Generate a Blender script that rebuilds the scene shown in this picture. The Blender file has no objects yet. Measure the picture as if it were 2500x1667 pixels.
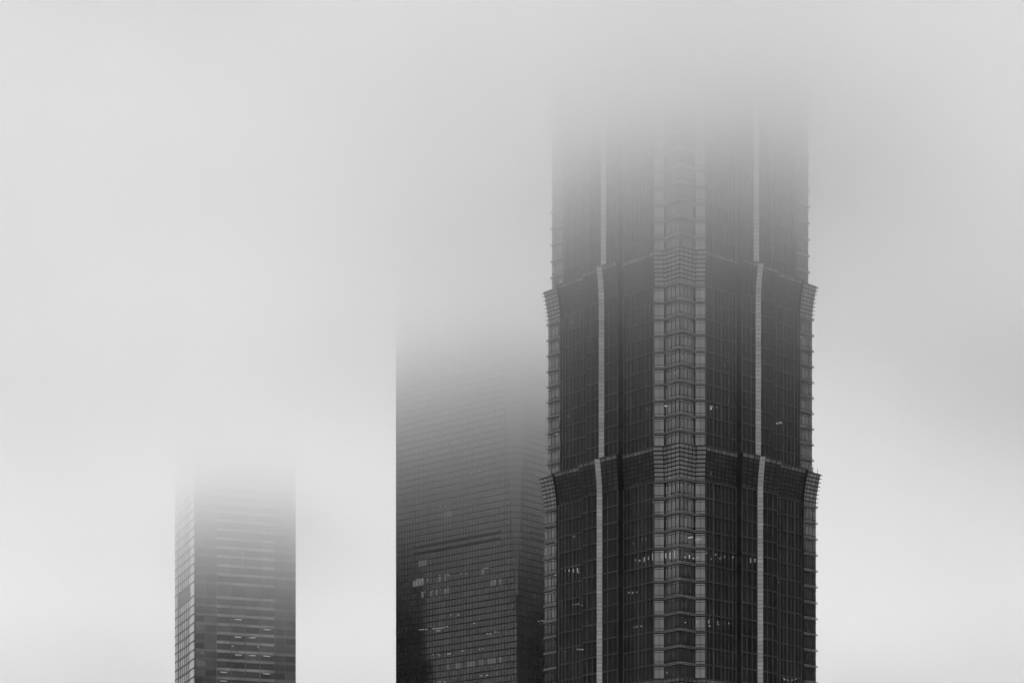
import bpy, math, random
from mathutils import Vector, Matrix
random.seed(7)
sc = bpy.context.scene
R = math.radians

# ------------------------------------------------------------------ camera
FPX, HORIZON = 6150.0, 2603.0            # focal length and horizon row in photograph pixels (2500 x 1667)
CAMZ = 2.0
cam = bpy.data.cameras.new('camera')
cam_obj = bpy.data.objects.new('camera', cam); sc.collection.objects.link(cam_obj)
cam_obj.location = (0, 0, CAMZ); cam_obj.rotation_euler = (math.pi / 2, 0, 0)
cam.sensor_width = 36; cam.lens = FPX / 2500 * 36
cam.shift_y = (HORIZON - 833.5) / 2500   # level lens with rise: verticals stay vertical
cam.clip_start = 0.5; cam.clip_end = 20000
sc.camera = cam_obj

# ------------------------------------------------------------------ sky, sun, exposure
SUN_EL, SUN_AZ = 52, -55
w = bpy.data.worlds.new('World'); sc.world = w; w.use_nodes = True
nt = w.node_tree; bg = nt.nodes['Background']
sky = nt.nodes.new('ShaderNodeTexSky'); sky.sky_type = 'NISHITA'; sky.sun_disc = False
sky.sun_elevation = R(SUN_EL); sky.sun_rotation = R(SUN_AZ)
bw = nt.nodes.new('ShaderNodeRGBToBW')   # black-and-white photograph
nt.links.new(sky.outputs[0], bw.inputs[0]); nt.links.new(bw.outputs[0], bg.inputs[0])
bg.inputs[1].default_value = 0.15
sl = bpy.data.lights.new('sun', 'SUN'); sl.energy = 1.4; sl.angle = R(20)
so = bpy.data.objects.new('sun', sl); sc.collection.objects.link(so)
so.rotation_euler = (R(90 - SUN_EL), 0, R(-SUN_AZ + 180))
vs = sc.view_settings
vs.view_transform = 'Standard'; vs.look = 'None'; vs.gamma = 1; vs.use_curve_mapping = False
vs.exposure = 1.4
cy = sc.cycles
cy.max_bounces = 12; cy.volume_bounces = 10; cy.diffuse_bounces = 3; cy.glossy_bounces = 3
cy.volume_step_rate = 0.4; cy.volume_max_steps = 256
cy.use_adaptive_sampling = True; cy.adaptive_threshold = 0.02; cy.adaptive_min_samples = 16
cy.use_denoising = True
sc.render.film_transparent = False

# ------------------------------------------------------------------ materials
def nodes(m):
    m.use_nodes = True
    return m.node_tree, m.node_tree.nodes['Principled BSDF']

def mat(name, v, rough=0.5, spec=0.5, metal=0.0, var=0.0, noise=0.0, nscale=0.15, island=False):
    """grey procedural material: per-piece variation + soft weathering noise"""
    m = bpy.data.materials.new(name); t, b = nodes(m)
    b.inputs['Roughness'].default_value = rough
    b.inputs['Specular IOR Level'].default_value = spec
    b.inputs['Metallic'].default_value = metal
    tc = t.nodes.new('ShaderNodeTexCoord')
    n = t.nodes.new('ShaderNodeTexNoise'); n.inputs['Scale'].default_value = nscale; n.inputs['Detail'].default_value = 6
    g = t.nodes.new('ShaderNodeNewGeometry')
    t.links.new(g.outputs['Position'], n.inputs['Vector'])
    mr = t.nodes.new('ShaderNodeMapRange'); mr.inputs[1].default_value = 0.25; mr.inputs[2].default_value = 0.75
    mr.inputs[3].default_value = 1 - noise; mr.inputs[4].default_value = 1 + noise
    t.links.new(n.outputs[0], mr.inputs[0])
    if island:
        rnd = g.outputs['Random Per Island']
    else:
        oi = t.nodes.new('ShaderNodeObjectInfo'); rnd = oi.outputs['Random']
    mr2 = t.nodes.new('ShaderNodeMapRange'); mr2.inputs[3].default_value = 1 - var; mr2.inputs[4].default_value = 1 + var
    t.links.new(rnd, mr2.inputs[0])
    mu = t.nodes.new('ShaderNodeMath'); mu.operation = 'MULTIPLY'
    t.links.new(mr.outputs[0], mu.inputs[0]); t.links.new(mr2.outputs[0], mu.inputs[1])
    mv = t.nodes.new('ShaderNodeMath'); mv.operation = 'MULTIPLY'; mv.inputs[1].default_value = v
    t.links.new(mu.outputs[0], mv.inputs[0]); t.links.new(mv.outputs[0], b.inputs['Base Color'])
    return m

def lamp_mat(name, v):
    m = bpy.data.materials.new(name); t, b = nodes(m)
    b.inputs['Base Color'].default_value = (0.04, 0.04, 0.04, 1); b.inputs['Specular IOR Level'].default_value = 0.1
    b.inputs['Emission Color'].default_value = (1, 1, 1, 1); b.inputs['Emission Strength'].default_value = v
    m.cycles.emission_sampling = 'NONE'
    return m

M = dict(
    wall=mat('dark_glass_wall', 0.005, 0.4, 0.05, noise=0.3),
    pane_dark=mat('face_glass_shade_darkened', 0.007, 0.3, 0.09, var=0.6, noise=0.4, island=True),  # tone darkened to stand for dim surroundings mirrored by the angled faces
    pane_vee=mat('corner_window_glass', 0.15, 0.12, 0.5, 0.75, var=0.14, noise=0.15),
    pane_vee_s=mat('corner_window_glass_joined', 0.15, 0.12, 0.5, 0.75, var=0.14, noise=0.15, island=True),
    pane_strip=mat('strip_glass_sky_lightened', 0.24, 0.3, 0.5, 1.0, var=0.12, noise=0.12),  # tone raised to stand for bright sky mirrored by the camera-facing strips
    metal=mat('stainless_rail', 0.24, 0.45, 0.4, noise=0.3, nscale=0.4),
    metal_dim=mat('dull_rail', 0.06, 0.5, 0.10, noise=0.5, nscale=0.4),
    mullion=mat('dull_mullion', 0.095, 0.5, 0.12, var=0.4, noise=0.5, nscale=0.3),
    column=mat('column_cladding', 0.5, 0.5, 0.4, var=0.14, noise=0.14),
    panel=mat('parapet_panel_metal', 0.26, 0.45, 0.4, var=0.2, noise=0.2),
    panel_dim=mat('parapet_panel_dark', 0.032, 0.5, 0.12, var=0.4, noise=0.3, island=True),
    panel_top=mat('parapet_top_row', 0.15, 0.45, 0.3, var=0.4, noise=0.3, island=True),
    bracket=mat('bracket_metal', 0.05, 0.5),
    s_wall=mat('grid_tower_wall', 0.012, 0.5, 0.05),
    s_pane=mat('grid_tower_glass', 0.088, 0.06, 0.5, 1.0, var=0.16, noise=0.15, nscale=0.05, island=True),
    s_mull=mat('grid_tower_mullion', 0.008, 0.6, 0.0),
    s_slot=mat('louvre_slot', 0.005, 0.7, 0.1),
    t_wall=mat('banded_tower_wall', 0.075, 0.5, 0.2),
    t_pane=mat('banded_tower_glass_hazed', 0.075, 0.3, 0.25, var=0.45, noise=0.35),  # panes lightened in place of thicker haze before this tower
    t_band=mat('banded_tower_spandrel', 0.27, 0.5, 0.3, var=0.15, noise=0.35),
    t_dim=mat('banded_tower_side_panel', 0.14, 0.45, 0.3, var=0.3, noise=0.4),
    t_pale=mat('banded_tower_pale_fin', 0.55, 0.5, 0.3, noise=0.15),
    t_mid=mat('banded_tower_end_glass', 0.42, 0.4, 0.3, var=0.25, noise=0.2),
    lamp=lamp_mat('lit_lamp', 0.16), lamp_far=lamp_mat('lit_lamp_dim', 0.12), glow=lamp_mat('lit_room', 0.034), glow2=lamp_mat('lit_room_bright', 0.042),
    n_wall=mat('neighbour_wall', 0.012, 0.5, 0.1, noise=0.3), n_band=mat('neighbour_band', 0.018, 0.6, 0.2, noise=0.2),
    ground=mat('ground_asphalt', 0.06, 0.9, 0.2, noise=0.4, nscale=0.02),
    roof=mat('roof_gravel', 0.1, 0.9, 0.2, noise=0.3),
)

# ------------------------------------------------------------------ helpers
col = sc.collection
def tag(o, label=None, cat=None, group=None, kind=None):
    for k, v in (('label', label), ('category', cat), ('group', group), ('kind', kind)):
        if v: o[k] = v
    return o

def empty(name, loc, rz=0.0):
    o = bpy.data.objects.new(name, None); col.objects.link(o)
    o.location = loc; o.rotation_euler = (0, 0, rz); o.empty_display_size = 5
    return o

HEX = [(3, 2, 1, 0), (4, 5, 6, 7), (0, 1, 5, 4), (1, 2, 6, 5), (2, 3, 7, 6), (3, 0, 4, 7)]
class MB:
    def __init__(s): s.v, s.f, s.mi = [], [], []
    def hexa(s, pts, mi=0):
        b = len(s.v); s.v += [tuple(p) for p in pts]
        s.f += [tuple(b + i for i in q) for q in HEX]; s.mi += [mi] * 6
    def slab(s, a, b, c, d, n, o0, o1, mi=0):
        """quad a-b (bottom) c-d (top, c over b) thickened along n from o0 to o1"""
        s.hexa([a + n * o1, b + n * o1, b + n * o0, a + n * o0, d + n * o1, c + n * o1, c + n * o0, d + n * o0], mi)
    def build(s, name, mats, parent=None):
        me = bpy.data.meshes.new(name); me.from_pydata(s.v, [], s.f)
        for m in (mats if isinstance(mats, (list, tuple)) else [mats]): me.materials.append(m)
        if any(s.mi): me.polygons.foreach_set('material_index', s.mi)
        me.validate(); me.update()
        o = bpy.data.objects.new(name, me); col.objects.link(o); o.parent = parent
        return o

def ring_mesh(rings, name, m, parent, cap=True):
    """rings: list of (points2d, z) stacked into one closed wall"""
    v, f = [], []; n = len(rings[0][0])
    for pts, z in rings: v += [(p[0], p[1], z) for p in pts]
    for k in range(len(rings) - 1):
        for i in range(n):
            j = (i + 1) % n
            f.append((k * n + i, k * n + j, (k + 1) * n + j, (k + 1) * n + i))
    if cap:
        f.append(tuple(range((len(rings) - 1) * n, len(rings) * n))); f.append(tuple(reversed(range(n))))
    me = bpy.data.meshes.new(name); me.from_pydata(v, [], f); me.materials.append(m); me.validate(); me.update()
    o = bpy.data.objects.new(name, me); col.objects.link(o); o.parent = parent
    return o

def copy_part(src, matrix, parent):
    o = src.copy(); col.objects.link(o); o.parent = parent; o.matrix_local = matrix
    return o

def pix_ray(x, y):
    return Vector(((x - 1250) / FPX, 1.0, (HORIZON - y) / FPX))
def hit_plane(x, y, p, n):
    """world point where the sight line through a photograph pixel meets a vertical wall"""
    d = pix_ray(x, y); o = Vector((0, 0, CAMZ))
    return o + d * ((p - o).dot(n) / d.dot(n))

V3 = Vector
# ------------------------------------------------------------------ ground
gm = MB(); gb = [(-1280, -330), (1280, -330), (1280, 2680), (-1280, 2680)]
gm.hexa([(x, y, -1) for x, y in gb] + [(x, y, 0) for x, y in gb])
tag(gm.build('ground', M['ground']), kind='structure')

# ================================================================== stepped tower
C0 = 34.05; AZ = math.atan(409.5 / FPX)
apex = V3((409.5 / FPX * 600, 600, 0))
JM = empty('stepped_skyscraper', apex + V3((math.sin(AZ), math.cos(AZ), 0)) * C0, -AZ)
tag(JM, 'tallest dark stepped skyscraper with flared parapets and pale vertical strips', 'skyscraper')
HALF = [(0, 0), (3.73, 3.73), (3.73, 3.25), (6.08, 3.25), (6.08, 3.9), (13.6, 11.42), (14.85, 10.17)]
DEL, FLARE, FH, PH = 0.95, 1.15, 4.0, 7.9
TOPS = [94.5, 150.2, 197.2, 246.0, 272.0, 289.0]

def quarter(delta, out=0.0):
    h = [(u + (out * 0.35 if i else 0), d + delta) for i, (u, d) in enumerate(HALF)]
    m = [(C0 - d, C0 - u) for u, d in reversed(h)]
    return h + m                       # last point is the apex of the next corner
def flare_of(k, z):
    zb = TOPS[k] - PH
    t = max(0.0, min(1.0, (z - zb) / PH))
    return t ** 1.5
def qpts(k, z):
    t = flare_of(k, z)
    return quarter((k - 1) * DEL - FLARE * t, t)
def ring(k, z):
    q = [(-u, d - C0) for u, d in qpts(k, z)][:-1]
    out = []
    for r in range(4):
        out += q; q = [(y, -x) for x, y in q]
    return out[::-1]                   # counter-clockwise

SEG = dict(vee=(0, 1), strip=(2, 3), face=(4, 5), notch=(5, 6), bay=(6, 7), face2=(8, 9), edge=(12, 13))
def jp(side, seg, s, k, z):
    """point on the facade: side -1 left / +1 right, s along the facet"""
    q = qpts(k, z); a, b = q[SEG[seg][0]], q[SEG[seg][1]]
    u = a[0] + (b[0] - a[0]) * s; d = a[1] + (b[1] - a[1]) * s
    return V3((side * u, d - C0, z))
def jn(side, seg, k, z=None):
    z = z if z is not None else TOPS[k] - PH - 1
    a, b = jp(side, seg, 0, k, z), jp(side, seg, 1, k, z)
    e = b - a; n = V3((e.y, -e.x, 0)).normalized()
    if seg == 'notch': ref = V3((-side, -1, 0))
    else: ref = V3((0, -1, 0)) if seg in ('strip', 'vee') else V3((side, -1, 0))
    if seg == 'notch':                 # re-entrant facet looks inwards
        ref = V3((-side, -1, 0))
    return n if n.dot(ref) > 0 else -n
def seglen(seg, k): return (jp(-1, seg, 1, k, TOPS[k] - PH - 1) - jp(-1, seg, 0, k, TOPS[k] - PH - 1)).length
def jslab(mb, side, seg, s0, s1, z0, z1, k, o0, o1, mi=0):
    n = jn(side, seg, k, z0)
    mb.slab(jp(side, seg, s0, k, z0), jp(side, seg, s1, k, z0), jp(side, seg, s1, k, z1), jp(side, seg, s0, k, z1), n, o0, o1, mi)

tiers = []
for k, top in enumerate(TOPS):
    z0 = TOPS[k - 1] - 0.6 if k else 0.0
    zs = [z0] + [top - PH * (1 - i / 5) for i in range(6)]
    tiers.append(ring_mesh([(ring(k, z), z) for z in zs], 'tier', M['wall'], JM))

COLS = dict(vee=4, strip=2, face=8, notch=1, bay=7, face2=8, edge=4)
glaz = MB(); latt = MB()
proto = {}
for k in (0, 1, 2, 3):
    top = TOPS[k]; zb = top - PH
    nfl = {0: 1, 1: 12, 2: 10, 3: 10}[k]
    FHk = (zb - TOPS[k - 1]) / nfl if k else 4.0
    for j in range(nfl):
        zr = zb - j * FHk                       # rail height of this storey
        zt, zw = zr - 0.82, zr - FHk + 0.10      # window head and foot
        if k:
            for sd in (-1, 1):
                for seg in ('vee', 'strip', 'edge'):
                    rail = MB()
                    jslab(rail, sd, seg, 0.0, 1.0, zr - 0.16, zr, k, 0.05, 0.26)
                    jslab(rail, sd, seg, 0.0, 1.0, zr - 0.50, zr - 0.36, k, 0.05, 0.20)
                    for s_ in (0.02, 0.98): jslab(rail, sd, seg, s_ - 0.015, s_ + 0.015, zr - 0.37, zr - 0.15, k, 0.06, 0.18)
                    rail.build('floor_rail', [M['metal'], M['metal_dim']], tiers[k])
                    for zz in (zw + 0.42, zt - 0.42):
                        bar_ = MB(); jslab(bar_, sd, seg, 0.0, 1.0, zz - 0.07, zz + 0.07, k, 0.02, 0.13)
                        bar_.build('window_transom', M['wall'], tiers[k])
                for seg in ('face', 'face2', 'bay'):
                    rail = MB()
                    jslab(rail, sd, seg, 0.01, 0.99, zr - 0.26, zr, k, 0.05, 0.30)
                    rail.build('floor_band', M['metal_dim'], tiers[k])
        for sd in (-1, 1):
            for seg, nc in COLS.items():
                for c in range(nc):
                    g = {'strip': 0.04, 'vee': 0.085, 'edge': 0.085}.get(seg, 0.05)
                    s0, s1 = (c + g) / nc, (c + 1 - g) / nc
                    single = (seg == 'strip' and k) or (seg == 'vee' and k in (1, 2))
                    if single:
                        key = (seg, sd)
                        if key not in proto:
                            L = seglen(seg, k) * (s1 - s0); hh = (zt - zw) / 2
                            mb = MB(); a = V3((-L / 2, 0, 0)); b = V3((L / 2, 0, 0)); up = V3((0, 0, hh))
                            mb.slab(a - up, b - up, b + up, a + up, V3((0, -1, 0)), 0, 0.09)
                            proto[key] = mb.build('window_pane', M['pane_strip' if seg == 'strip' else 'pane_vee'], tiers[k])
                            o = proto[key]
                        else:
                            o = proto[key].copy(); col.objects.link(o); o.parent = tiers[k]
                        n = jn(sd, seg, k); p = jp(sd, seg, (s0 + s1) / 2, k, (zt + zw) / 2)
                        o.location = p; o.rotation_euler = (0, 0, math.atan2(n.x, -n.y))
                    else:
                        jslab(glaz, sd, seg, s0, s1, zw, zt, k, 0.0, 0.08 + (0 if seg != 'notch' else -0.03),
                              {'vee': 1, 'edge': 1, 'strip': 2}.get(seg, 0))
    # vertical mullions of the dark faces, one bar each per tier
    if k:
        for sd in (-1, 1):
            for seg, nc in (('face', 8), ('face2', 8), ('bay', 7)):
                for c in range(nc + 1):
                    s = min(0.99, max(0.01, c / nc)); L = seglen(seg, k); hw = (0.13 if c % 2 == 0 else 0.07) / L
                    if seg == 'bay': hw *= 0.6
                    mb = MB(); jslab(mb, sd, seg, s - hw, s + hw, TOPS[k - 1] + 0.1, zb - 0.3, k, 0.0, 0.24)
                    mb.build('mullion', M['mullion'], tiers[k])
    # flared parapet grid
    rows = 8
    for sd in (-1, 1):
        for seg, nc in (('vee', 4), ('strip', 1), ('edge', 4), ('face', 8), ('face2', 8), ('bay', 7)):
            for r in range(rows):
                za, zc = zb + PH * (r + 0.16) / rows, zb + PH * (r + 0.84) / rows
                for c in range(nc):
                    g = 0.09 if nc > 1 else 0.03
                    s0, s1 = (c + g) / nc, (c + 1 - g) / nc
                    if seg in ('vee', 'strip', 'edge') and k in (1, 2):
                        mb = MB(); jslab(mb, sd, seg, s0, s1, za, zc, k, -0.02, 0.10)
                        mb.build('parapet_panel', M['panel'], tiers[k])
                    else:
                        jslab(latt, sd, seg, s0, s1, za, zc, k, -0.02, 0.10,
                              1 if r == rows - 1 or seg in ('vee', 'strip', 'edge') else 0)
    # coping, one strip round the two fronts
    for sd in (-1, 1):
        for seg in ('vee', 'strip', 'face', 'bay', 'face2', 'edge'):
            cop = MB(); jslab(cop, sd, seg, 0.0, 1.0, top + 0.02, top + 0.22, k, -0.5, 0.22)
            cop.build('coping', M['metal_dim'], tiers[k])
    # column in the middle of each face
    for sd in (-1, 1):
        def cpts(z):
            e = (k - 1) * DEL - FLARE * flare_of(k, z)
            lat = 0.35 * flare_of(k, z)
            u1 = (C0 + 5.08 - e - 1.3) / 2; dp = u1 - 5.08 + e
            return u1, dp, lat
        if k == 0: continue
        z0c, z1c = TOPS[k - 1] + 0.02, top
        core = MB()
        def colbox(mb, za, zc, inset):
            A = []
            for z in (za, zc):
                u1, dp, _ = cpts(z); u2 = C0 - dp; u3, d3 = u2, C0 - u1
                i = inset
                A.append([V3((sd * (u1 + i), dp + i - C0, z)), V3((sd * (u2 - i), dp + i - C0, z)),
                          V3((sd * (u2 - i), d3 - i - C0, z)), V3((sd * (u1 + i + 0.02), d3 - i - 0.02 - C0, z))])
            mb.hexa(A[0] + A[1])
        zseg = [z0c, zb] + [zb + PH * i / 8 for i in range(1, 9)]
        for a_, b_ in zip(zseg, zseg[1:]): colbox(core, a_, b_, 0.08)
        core = core.build('column', M['wall'], JM)
        npan = round((top - z0c) / 1.0)
        for i in range(npan):
            za = z0c + (top - z0c) * (i + 0.045) / npan; zc = z0c + (top - z0c) * (i + 0.955) / npan
            mb = MB(); colbox(mb, za, zc, random.uniform(-0.02, 0.02)); mb.build('cladding_panel', M['column'], core)
    # brackets and rods on the outer corners
    if k:
        for sd in (-1, 1):
            for j in range(nfl):
                zr = zb - j * FHk - 0.2
                p = jp(sd, 'edge', 1, k, zr); x = V3((sd, 0, 0))
                mb = MB()
                def bar(x0, x1, za, zc):
                    mb.hexa([V3((p.x + sd * x0, p.y - .25, za)), V3((p.x + sd * x1, p.y - .25, za)), V3((p.x + sd * x1, p.y + .25, za)), V3((p.x + sd * x0, p.y + .25, za)),
                             V3((p.x + sd * x0, p.y - .25, zc)), V3((p.x + sd * x1, p.y - .25, zc)), V3((p.x + sd * x1, p.y + .25, zc)), V3((p.x + sd * x0, p.y + .25, zc))])
                bar(-0.1, 0.45, zr + .10, zr + .18); bar(-0.1, 0.45, zr - .26, zr - .18); bar(0.37, 0.45, zr - .18, zr + .10)
                mb.build('bracket', M['bracket'], tiers[k])
            for r in range(9):
                z = zb + PH * r / 8 - (0.15 if r == 8 else 0); p = jp(sd, 'edge', 1, k, z)
                mb = MB(); bar2 = [V3((p.x - sd * .1, p.y - .1, z)), V3((p.x + sd * .55, p.y - .1, z)), V3((p.x + sd * .55, p.y + .1, z)), V3((p.x - sd * .1, p.y + .1, z))]
                mb.hexa(bar2 + [q + V3((0, 0, .14)) for q in bar2]); mb.build('parapet_rod', M['bracket'], tiers[k])
tag(glaz.build('glazing', [M['pane_dark'], M['pane_vee_s'], M['pane_strip']], JM), kind='stuff')
tag(latt.build('parapet_lattice', [M['panel_dim'], M['panel_top']], JM), kind='stuff')
# lightning rod and camera mast on the lower right parapet
for k, ps in ((1, (0.45, 0.8)), (2, (0.3,))):
    for s in ps:
        p = jp(1, 'edge', s, k, TOPS[k]); mb = MB(); r = 0.05 if s > .7 else 0.13
        q = [p + V3((a, b, 0)) for a, b in ((-r, -r), (r, -r), (r, r), (-r, r))]
        mb.hexa(q + [v + V3((0, 0, 1.5)) for v in q]); mb.build('roof_mast', M['bracket'], tiers[k])
bpy.context.view_layer.update()

# lit lamps behind the windows, found from photograph pixels on the facets they belong to
JMW = JM.matrix_world.copy(); JMI = JMW.inverted()
def jm_hit(x, y):
    best = None
    for k in (1, 2, 3):
        for sd in (-1, 1):
            for seg in ('vee', 'strip', 'face', 'bay', 'face2', 'edge'):
                zz = TOPS[k] - PH - 2
                p = JMW @ jp(sd, seg, 0, k, zz); q = JMW @ jp(sd, seg, 1, k, zz); n = (JMW.to_3x3() @ jn(sd, seg, k))
                h = hit_plane(x, y, p, n)
                e = q - p; e.z = 0; s = (h - p).dot(e) / e.dot(e)
                if 0 <= s <= 1 and (TOPS[k - 1]) < h.z <= TOPS[k]:
                    if best is None or h.y < best[0].y: best = (h, n)
    return best
def put_lamp(hit, w_, h_, m, parent, inv, off=0.16):
    p, n = hit; e = V3((-n.y, n.x, 0)); up = V3((0, 0, h_ / 2)); o = e * (w_ / 2)
    mb = MB(); r3 = inv.to_3x3()
    P = [inv @ v for v in (p - o - up, p + o - up, p + o + up, p - o + up)]
    mb.slab(P[0], P[1], P[2], P[3], r3 @ n, off, off + 0.06)
    return mb.build('lit_window', m, parent)
def col_dots(x, ys): return [(x, y) for y in ys]
def reg(pts, x0, y0, s): return [(x0 + p[0] / s, y0 + p[1] / s) + tuple(p[2:]) for p in pts]
J = reg([(262, 658, .7), (207, 871), (231, 866), (231, 874), (257, 862), (257, 870), (258, 878), (282, 858), (283, 866), (285, 874), (287, 883),
         (257, 1081), (275, 1080), (290, 1078), (313, 1086), (285, 1358, .6), (302, 1359, .6), (316, 1359, .6), (207, 1370, .5), (629, 702), (686, 677),
         (709, 675), (643, 804), (670, 808), (698, 792), (698, 802), (698, 812), (724, 789), (724, 800), (750, 768), (750, 778), (750, 790), (750, 802),
         (803, 772), (803, 783), (803, 793), (831, 768), (831, 778), (831, 788), (858, 763), (858, 772), (858, 782), (858, 792), (887, 750), (887, 760),
         (887, 770), (887, 780), (887, 790), (546, 826), (601, 1006, .6), (625, 1008, .6), (650, 1003), (632, 1222), (650, 1218, .6), (680, 1214, .6),
         (752, 447), (970, 778), (970, 790), (946, 788), (970, 666, .7), (985, 663, .7), (155, 896, .8), (146, 899, .5), (152, 692, .6), (154, 22), (838, 1503), (943, 1192)], 1300, 1050, 2.541)
J += reg([(312, 762, .5), (370, 772), (397, 795), (425, 785), (477, 787, .6), (342, 798), (587, 797), (587, 808), (587, 820), (614, 800), (614, 812), (522, 830),
          (207, 782), (207, 791), (262, 790, .6), (233, 795), (180, 787), (203, 667, .8), (218, 664, .8), (255, 680, .8), (275, 677, .8), (760, 943), (182, 1192),
          (257, 1182), (257, 1192), (327, 1182), (327, 1193), (332, 1214, .6), (383, 1190), (386, 1203), (452, 1198), (792, 1540, .6), (800, 1546), (845, 1548),
          (868, 1543), (820, 1550), (340, 268), (130, 232), (150, 229), (175, 232)], 1600, 1050, 2.542)
J += reg([(252, 1277, .9), (198, 1292, 1.2), (255, 642), (279, 635, .6), (1025, 877), (983, 986, .5), (912, 1206, .8), (921, 1209, .8), (790, 1230), (170, 1398, .7)], 1300, 560, 2.8)
J += reg([(375, 1228, .8), (370, 1210), (384, 1211, .5), (377, 1220), (415, 1217), (470, 930, .6), (828, 1326, 1.), (850, 1321, 1.2), (820, 657), (990, 735), (985, 745),
          (650, 505), (665, 508), (850, 37)], 1600, 560, 2.8)
for p in J:
    h = jm_hit(p[0], p[1])
    if h: put_lamp(h, p[2] * 0.8 if len(p) > 2 else 0.3, 0.22, M['lamp'], JM, JMI, 0.2)

# ================================================================== grid tower with slanted corner
T41 = R(41)
SC_ = V3(((1262 - 1250) / FPX * 800, 800, 0))
SW = empty('grid_glass_skyscraper', SC_ + V3((0, 42, 0)))
tag(SW, 'dark glass skyscraper with fine window grid and slanted corner, behind the stepped tower', 'skyscraper')
eL = V3((-math.cos(T41), math.sin(T41), 0)); eR = V3((math.sin(T41), math.cos(T41), 0))
nL = V3((-math.sin(T41), -math.cos(T41), 0)); nR = V3((math.cos(T41), -math.sin(T41), 0))
nC = V3((0, -1, 0))
LS = 52.8; S0 = V3((0, -42, 0)); SH = 284.0; ZC = 143.0
def cut(z): return max(0.0, 0.069 * (z - ZC)), max(0.0, 0.051 * (z - ZC))
def sring(z):
    a, b = cut(z); a = max(a, .02); b = max(b, .02)
    p = [S0 + eL * a, S0 + eR * b, S0 + eR * LS, S0 + eR * LS + eL * LS, S0 + eL * LS]
    return [(v.x, v.y) for v in p]
ring_mesh([(sring(z), z) for z in (0, ZC, 180, 220, 250, SH)], 'tower_wall', M['s_wall'], SW)
PZ = 2.07; NCL = 42
sg = MB()
zrow = [104 + i * PZ for i in range(int((264 - 104) / PZ))]
for z in zrow:
    z0, z1 = z + 0.14, z + PZ - 0.14
    a, b = cut(z + PZ / 2)
    for (e, n, c0, nc) in ((eL, nL, a, NCL), (eR, nR, b, 26)):
        wd = LS / NCL
        for c in range(nc):
            s0, s1 = max(c * wd + 0.07, c0 + 0.1), (c + 1) * wd - 0.07
            if s1 - s0 < 0.15: continue
            P0, P1 = S0 + e * s0, S0 + e * s1
            up0, up1 = V3((0, 0, z0)), V3((0, 0, z1))
            o = random.uniform(-0.0015, 0.0015)
            sg.slab(P0 + up0, P1 + up0, P1 + up1 + n * o, P0 + up1 + n * o, n, 0.0, 0.04)
    if a > 0.6:
        (a0, b0), (a1, b1) = cut(z0), cut(z1)
        A0, B0, A1, B1 = S0 + eL * a0, S0 + eR * b0, S0 + eL * a1, S0 + eR * b1
        nch = 4
        for c in range(nch):
            f0, f1 = (c + .05) / nch, (c + .95) / nch
            sg.slab(A0.lerp(B0, f0) + V3((0, 0, z0)), A0.lerp(B0, f1) + V3((0, 0, z0)), A1.lerp(B1, f1) + V3((0, 0, z1)), A1.lerp(B1, f0) + V3((0, 0, z1)), nC, 0, 0.04)
tag(sg.build('glazing', M['s_pane'], SW), kind='stuff')
for z in zrow:                                   # horizontal lines of the grid, one object each
    a, b = cut(z); mb = MB(); u0, u1 = V3((0, 0, z - 0.15)), V3((0, 0, z + 0.15))
    for e, n, c0, L in ((eL, nL, a, LS), (eR, nR, b, 34)):
        mb.slab(S0 + e * c0 + u0, S0 + e * L + u0, S0 + e * L + u1, S0 + e * c0 + u1, n, 0.0, 0.13)
    if a > .3: mb.slab(S0 + eL * a + u0, S0 + eR * b + u0, S0 + eR * b + u1, S0 + eL * a + u1, nC, 0.0, 0.13)
    mb.build('transom', M['s_mull'], SW)
for e, n, nc, co in ((eL, nL, NCL, 0.069), (eR, nR, 26, 0.051)):
    for c in range(1, nc + 1):
        s = c * LS / NCL; ztop = min(266, ZC + s / co); mb = MB()
        u0, u1 = V3((0, 0, 102)), V3((0, 0, ztop))
        mb.slab(S0 + e * (s - .13) + u0, S0 + e * (s + .13) + u0, S0 + e * (s + .13) + u1, S0 + e * (s - .13) + u1, n, 0.0, 0.10)
        mb.build('mullion', M['s_mull'], SW)
bpy.context.view_layer.update()
SWM = SW.matrix_world.copy(); SWI = SWM.inverted(); S0W = SWM @ S0
def sw_hit(x, y):
    hl = hit_plane(x, y, S0W, nL); hr = hit_plane(x, y, S0W, nR)
    if (hl - S0W).dot(eL) >= 0: return hl, nL
    return hr, nR
def long_slot(x0, y0, x1, y1, name, m, h_):
    A, n = sw_hit(x0, y0); B, n = sw_hit(x1, y1); zz = (A.z + B.z) / 2
    A, B = SWI @ A, SWI @ B; A.z = B.z = zz
    up = V3((0, 0, h_ / 2)); mb = MB()
    mb.slab(A - up, B - up, B + up, A + up, n, 0.0, 0.17); mb.build(name, m, SW)
for q in ((1010, 1336, 1224, 1297.5), (1010, 1351.5, 1224, 1313), (1293, 1297.5, 1340, 1307), (1293, 1313, 1340, 1323)):
    long_slot(*q, 'louvre_slot', M['s_slot'], 0.62)
S = reg([(980, 885), (1010, 880), (1050, 870), (1055, 885), (1060, 905), (590, 1213), (592, 1226), (620, 1205), (664, 1215), (738, 1195), (800, 1165), (812, 1175), (882, 1147, .8),
         (955, 1152), (960, 1163), (1005, 1150), (350, 1497), (375, 1500), (445, 1478), (490, 1475), (520, 1468), (518, 1481), (560, 1465), (565, 1480), (595, 1455), (680, 1440),
         (712, 1430), (755, 1425), (787, 1420), (960, 1373), (1000, 1372), (1033, 1358), (1035, 1385), (1075, 1350), (1085, 1475), (738, 1060), (665, 1322), (685, 1322), (1387, 782)], 940, 850, 3.825)
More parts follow.
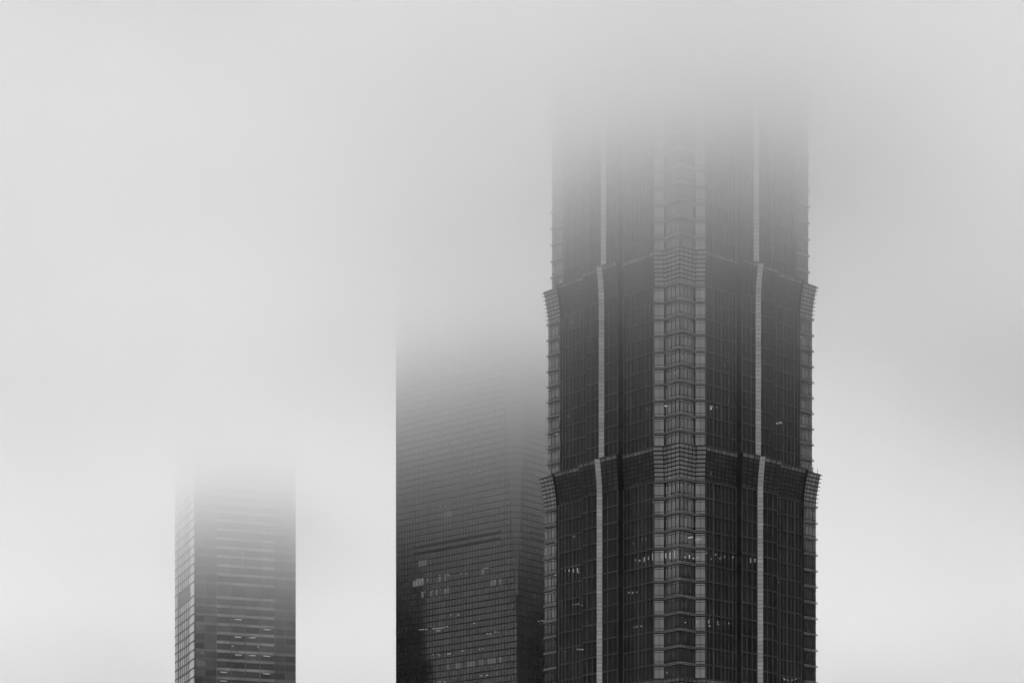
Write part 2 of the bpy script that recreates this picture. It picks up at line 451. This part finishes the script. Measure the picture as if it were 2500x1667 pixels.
S += reg([(300, 618, .8), (320, 616, .8), (345, 610, .8), (345, 625, .6), (390, 613), (390, 625), (503, 580, .6), (510, 600), (555, 575, .7), (580, 574, .7), (595, 580), (700, 562, .6), (745, 555), (745, 568), (917, 515, .8),
          (943, 512, .8), (905, 540), (345, 735), (370, 730), (437, 720), (480, 715), (510, 710), (555, 715), (580, 690), (985, 630), (1015, 622), (1015, 633), (1060, 620), (605, 938), (675, 940, .8), (325, 1076, 1.), (350, 1075, 1.),
          (380, 1073, 1.), (445, 1067, .8), (465, 1065, .8), (490, 1063, 1.), (515, 1060, 1.), (540, 1055, .8), (570, 1048, .8), (480, 1085, .8), (500, 1086, .8), (820, 1018, .7), (940, 1113, .6), (965, 1112, .6), (1015, 1096, .7), (1042, 1097), (440, 1303), (490, 1300),
          (503, 1315), (580, 1298, .7), (598, 1297, .6), (715, 1268, .8), (870, 1255), (900, 1250), (883, 1497, .6), (936, 1493, .7), (503, 1552, .7), (551, 1555, .7), (1410, 1000, .7), (1440, 995, .9), (1465, 990, .6)], 940, 1250, 3.76)
for p in S:
    if sw_hit(p[0], p[1])[0].z < 262: put_lamp(sw_hit(p[0], p[1]), p[2] if len(p) > 2 else 0.34, 0.26, M['lamp_far'], SW, SWI, 0.08)
G = reg([(560, 48), (580, 45), (603, 42), (340, 458), (365, 453), (320, 462), (275, 632, 1), (300, 640, 1), (320, 637, 1), (345, 640), (505, 605), (560, 592), (905, 545), (345, 740), (437, 725), (480, 718), (555, 712), (580, 700),
         (985, 632), (1015, 628), (1060, 622), (765, 1382), (795, 1372), (868, 1368), (908, 1368), (940, 1368), (985, 1355), (1015, 1350), (1058, 1348), (655, 1395), (680, 1392), (575, 1400), (820, 1375)], 940, 1250, 3.76)
wd = LS / NCL
for p in G:                                     # whole panes glowing faintly: snapped to the window grid
    h, n = sw_hit(p[0], p[1]); q = h - S0W; s = q.dot(eL)
    s = (math.floor(s / wd) + 0.5) * wd; zc = 104 + (math.floor((h.z - 104) / PZ) + .5) * PZ
    put_lamp((S0W + eL * s + V3((0, 0, zc)), nL), wd - .16, PZ - .3, M['glow2' if len(p) > 2 else 'glow'], SW, SWI, 0.03)

# ================================================================== banded office tower
T20 = R(20)
TC = V3(((475 - 1250) / FPX * 1050, 1050, 0))
BT = empty('banded_office_tower', TC + V3((10, 22, 0)))
tag(BT, 'narrower office tower with pale horizontal bands standing alone, apart from the two skyscrapers', 'skyscraper')
fR = V3((math.cos(T20), math.sin(T20), 0)); fL = V3((-math.sin(T20), math.cos(T20), 0))
mR = V3((math.sin(T20), -math.cos(T20), 0)); mL = V3((-math.cos(T20), -math.sin(T20), 0))
B0 = V3((-10, -22, 0)); LR, LL, BH = 43.5, 36.4, 276.0
pr = [B0, B0 + fR * LR, B0 + fR * LR + fL * LL, B0 + fL * LL]
ring_mesh([([(v.x, v.y) for v in pr], z) for z in (0, BH)], 'tower_wall', M['t_wall'], BT)
bpy.context.view_layer.update()
BTM = BT.matrix_world.copy(); BTI = BTM.inverted(); B0W = BTM @ B0
def bt_s(x): return (hit_plane(x, 1400, B0W, mR) - B0W).dot(fR)
def bslab(mb, e, n, s0, s1, z0, z1, o0, o1, mi=0):
    mb.slab(B0 + e * s0 + V3((0, 0, z0)), B0 + e * s1 + V3((0, 0, z0)), B0 + e * s1 + V3((0, 0, z1)), B0 + e * s0 + V3((0, 0, z1)), n, o0, o1, mi)
xs = [bt_s(x) for x in (476.5, 500.5, 528, 564, 599, 634.5, 670, 696, 720.5)]
z_m = hit_plane(599, 1461.5, B0W, mR).z; z_m2 = hit_plane(599, 1427, B0W, mR).z
dz = z_m - hit_plane(599, 1461.5 + 21.75, B0W, mR).z
zbands = [z_m - dz * j for j in range(0, 18)] + [z_m2 + dz * j for j in range(0, 12)]
zbands.sort(); TB = 1.15
for i, zbd in enumerate(zbands):
    nxt = zbands[i + 1] if i + 1 < len(zbands) else zbd + dz
    mb = MB(); bslab(mb, fR, mR, xs[2], xs[6], zbd - TB / 2, zbd + TB / 2, 0, 0.35); mb.build('spandrel', M['t_band'], BT)
    mb = MB(); bslab(mb, fR, mR, xs[0] + .3, xs[2] - .15, zbd - TB / 2, zbd + TB / 2, 0, 0.22); mb.build('side_spandrel', M['t_dim'], BT)
    mb = MB(); bslab(mb, fR, mR, xs[6] + .15, xs[8], zbd - TB / 2, zbd + TB / 2, 0, 0.22); mb.build('side_spandrel', M['t_dim'], BT)
    for c in range(len(xs) - 1):
        g = 0.12
        mb = MB(); bslab(mb, fR, mR, xs[c] + g + (.2 if c == 0 else 0), xs[c + 1] - g, zbd + TB / 2 + .05, nxt - TB / 2 - .05, 0, 0.1)
        pale = (c == 0 and i in (8, 9, 4, 13)) or (c == 7 and i in (3, 4)) or (c in (2, 3) and i == 6 and c == 2)
        mb.build('window_pane', M['t_dim' if pale else 't_pane'], BT)
for c in (1, 2, 3, 4, 5, 6, 7):                  # slim verticals between the bays
    mb = MB(); bslab(mb, fR, mR, xs[c] - .13, xs[c] + .13, 60, BH - 2, 0, 0.42 if 2 <= c <= 6 else .2); mb.build('mullion', M['t_dim'], BT)
# end face: pale corner fins, narrow upright windows, open plant storey
mb = MB(); bslab(mb, fL, mL, 0.2, 6.6, 60, BH - 2, 0, 0.30); mb.build('corner_fin', M['t_pale'], BT)
mb = MB(); bslab(mb, fL, mL, LL - 5.5, LL, 60, BH - 2, 0, 0.30); mb.build('corner_fin', M['t_mid'], BT)
for i, zbd in enumerate(zbands):
    nxt = zbands[i + 1] if i + 1 < len(zbands) else zbd + dz
    mb = MB(); bslab(mb, fL, mL, 0.1, LL, zbd - .45, zbd + .25, 0, 0.42); mb.build('floor_line', M['t_wall'], BT)
    if nxt - zbd > dz * 1.3: continue
    for c in range(6):
        s0 = 7.6 + c * 3.85
        mb = MB(); bslab(mb, fL, mL, s0, s0 + 1.9, zbd + .35, nxt - .55, 0, 0.2); mb.build('end_window', M['t_mid'], BT)
def bt_hit(x, y): return hit_plane(x, y, B0W, mR), mR
for x0, x1, y in ((525, 577, 1096), (737, 789, 1172), (525, 577, 1227), (632, 680, 1232), (525, 577, 1359), (632, 680, 1364), (737, 789, 1368), (415, 467, 1486), (735, 788, 1499), (415, 467, 1552)):
    xa, xb, ya = 400 + x0 / 3.034, 400 + x1 / 3.034, 1150 + y / 3.034
    put_lamp(bt_hit((xa + xb) / 2, ya), (xb - xa) / 5.7, 0.26, M['lamp'], BT, BTI, 0.13)
for x, y in ((261, 1165), (507, 1293), (697, 1303), (285, 1345)):
    put_lamp(bt_hit(400 + x / 3.034, 1150 + y / 3.034), 0.5, 0.4, M['lamp'], BT, BTI, 0.25)

# ================================================================== neighbouring towers beside the view (mirrored in the glass)
def neighbour(x0, x1, y0, y1, h, label, top=None):
    cx, cyy = (x0 + x1) / 2, (y0 + y1) / 2
    e = empty('neighbouring_tower', (cx, cyy, 0)); tag(e, label, 'tower')
    def blk(a0, a1, b0, b1, z0, z1, name):
        q = [(a0 - cx, b0 - cyy), (a1 - cx, b0 - cyy), (a1 - cx, b1 - cyy), (a0 - cx, b1 - cyy)]
        return ring_mesh([(q, z0), (q, z1)], name, M['n_wall'], e)
    blk(x0, x1, y0, y1, 0, h, 'tower_wall')
    if top: blk(top[0], top[1], top[2], top[3], h - 0.5, top[4], 'upper_storeys'); h = top[4]
    for i in range(int(h / 8)):                  # storey bands all round
        z = 6 + i * 8; q = (x0, x1, y0, y1)
        if top and z > hh_[0]: q = top[:4]
        g_ = 0.3; a0, a1, b0, b1 = q[0] - g_, q[1] + g_, q[2] - g_, q[3] + g_
        blk(a0, a1, b0, b1, z, z + 1.2, 'storey_band').data.materials[0] = M['n_band']
    return e
hh_ = [160]
neighbour(-300, -258, 598, 682, 160, 'dark office tower with a slim upper block, across from the stepped tower', (-296, -262, 604, 636, 174))
hh_ = [170]
neighbour(-300, -240, 800.5, 880, 170, 'dark tower with narrowed top, mirrored in the grid glass skyscraper', (-298, -240.5, 803.5, 874, 262))
neighbour(300, 350, 548, 640, 178, 'broad dark office block facing the stepped tower')
neighbour(262, 320, 842, 930, 236, 'added unseen dark tower that darkens the right face of the grid glass skyscraper')  # unseen tower, added so the grid tower's right face mirrors something dark

# ------------------------------------------------------------------ haze: clear low air thickening into the cloud base
m = bpy.data.materials.new('haze'); m.use_nodes = True; nt = m.node_tree; nt.nodes.clear()
out = nt.nodes.new('ShaderNodeOutputMaterial'); pv = nt.nodes.new('ShaderNodeVolumePrincipled'); nt.links.new(pv.outputs[0], out.inputs[1])
pv.inputs['Color'].default_value = (1, 1, 1, 1); pv.inputs['Anisotropy'].default_value = 0.3
g = nt.nodes.new('ShaderNodeTexCoord'); s = nt.nodes.new('ShaderNodeSeparateXYZ'); nt.links.new(g.outputs['Object'], s.inputs[0])
def MA(op, a, b=0.0):
    n = nt.nodes.new('ShaderNodeMath'); n.operation = op
    for i, q in enumerate((a, b)):
        if isinstance(q, (int, float)): n.inputs[i].default_value = q
        else: nt.links.new(q, n.inputs[i])
    return n.outputs[0]
base = MA('ADD', MA('MULTIPLY', MA('SUBTRACT', MA('MINIMUM', s.outputs[1], 1150), 600), 0.048), 206)   # cloud base rises gently away
zrel = MA('SUBTRACT', s.outputs[2], base)
nz = nt.nodes.new('ShaderNodeTexNoise'); nz.inputs['Scale'].default_value = 0.006; nz.inputs['Detail'].default_value = 3; nz.inputs['Roughness'].default_value = 0.62
nt.links.new(g.outputs['Object'], nz.inputs['Vector'])
zrel = MA('ADD', zrel, MA('MULTIPLY', MA('SUBTRACT', nz.outputs[0], 0.5), 46))
den = MA('MULTIPLY', MA('POWER', math.e, MA('DIVIDE', zrel, 20.0)), 0.0115)
den = MA('MAXIMUM', MA('SUBTRACT', den, 0.0003), 0.0)      # the low air stays clear
def bump(x0, y0, ax, ay):                        # smooth round patch in plan
    a = MA('DIVIDE', MA('SUBTRACT', s.outputs[0], x0), ax); b = MA('DIVIDE', MA('SUBTRACT', s.outputs[1], y0), ay)
    return MA('POWER', math.e, MA('MULTIPLY', MA('ADD', MA('MULTIPLY', a, a), MA('MULTIPLY', b, b)), -1.0))
patch = bump(172, 745, 72, 85)                 # a thicker, lower-hanging part of the cloud
den = MA('MULTIPLY', MA('MINIMUM', MA('MULTIPLY', den, MA('ADD', MA('MULTIPLY', patch, 0.8), 1.0)), 0.048), MA('ADD', MA('MULTIPLY', patch, 0.45), 1.0))
thin = MA('MULTIPLY', MA('MINIMUM', MA('MAXIMUM', MA('DIVIDE', MA('SUBTRACT', s.outputs[2], 244), 18), 0.0), 1.0), -0.8)   # the layer thins towards its top
den = MA('MULTIPLY', den, MA('ADD', thin, 1.0))
far = MA('MULTIPLY', MA('MAXIMUM', MA('MINIMUM', MA('SUBTRACT', s.outputs[1], 900), 700), 0.0), 0.0012)   # deeper cloud further off
den = MA('ADD', MA('MULTIPLY', den, MA('ADD', far, 1.0)), 0.000028)
nt.links.new(den, pv.inputs['Density'])
hz = MB(); hb = [(-1300, -350), (1300, -350), (1300, 2700), (-1300, 2700)]
hz.hexa([(x, y, -2) for x, y in hb] + [(x, y, 292) for x, y in hb])
tag(hz.build('haze', m), kind='stuff')
m.cycles.volume_sampling = 'DISTANCE'
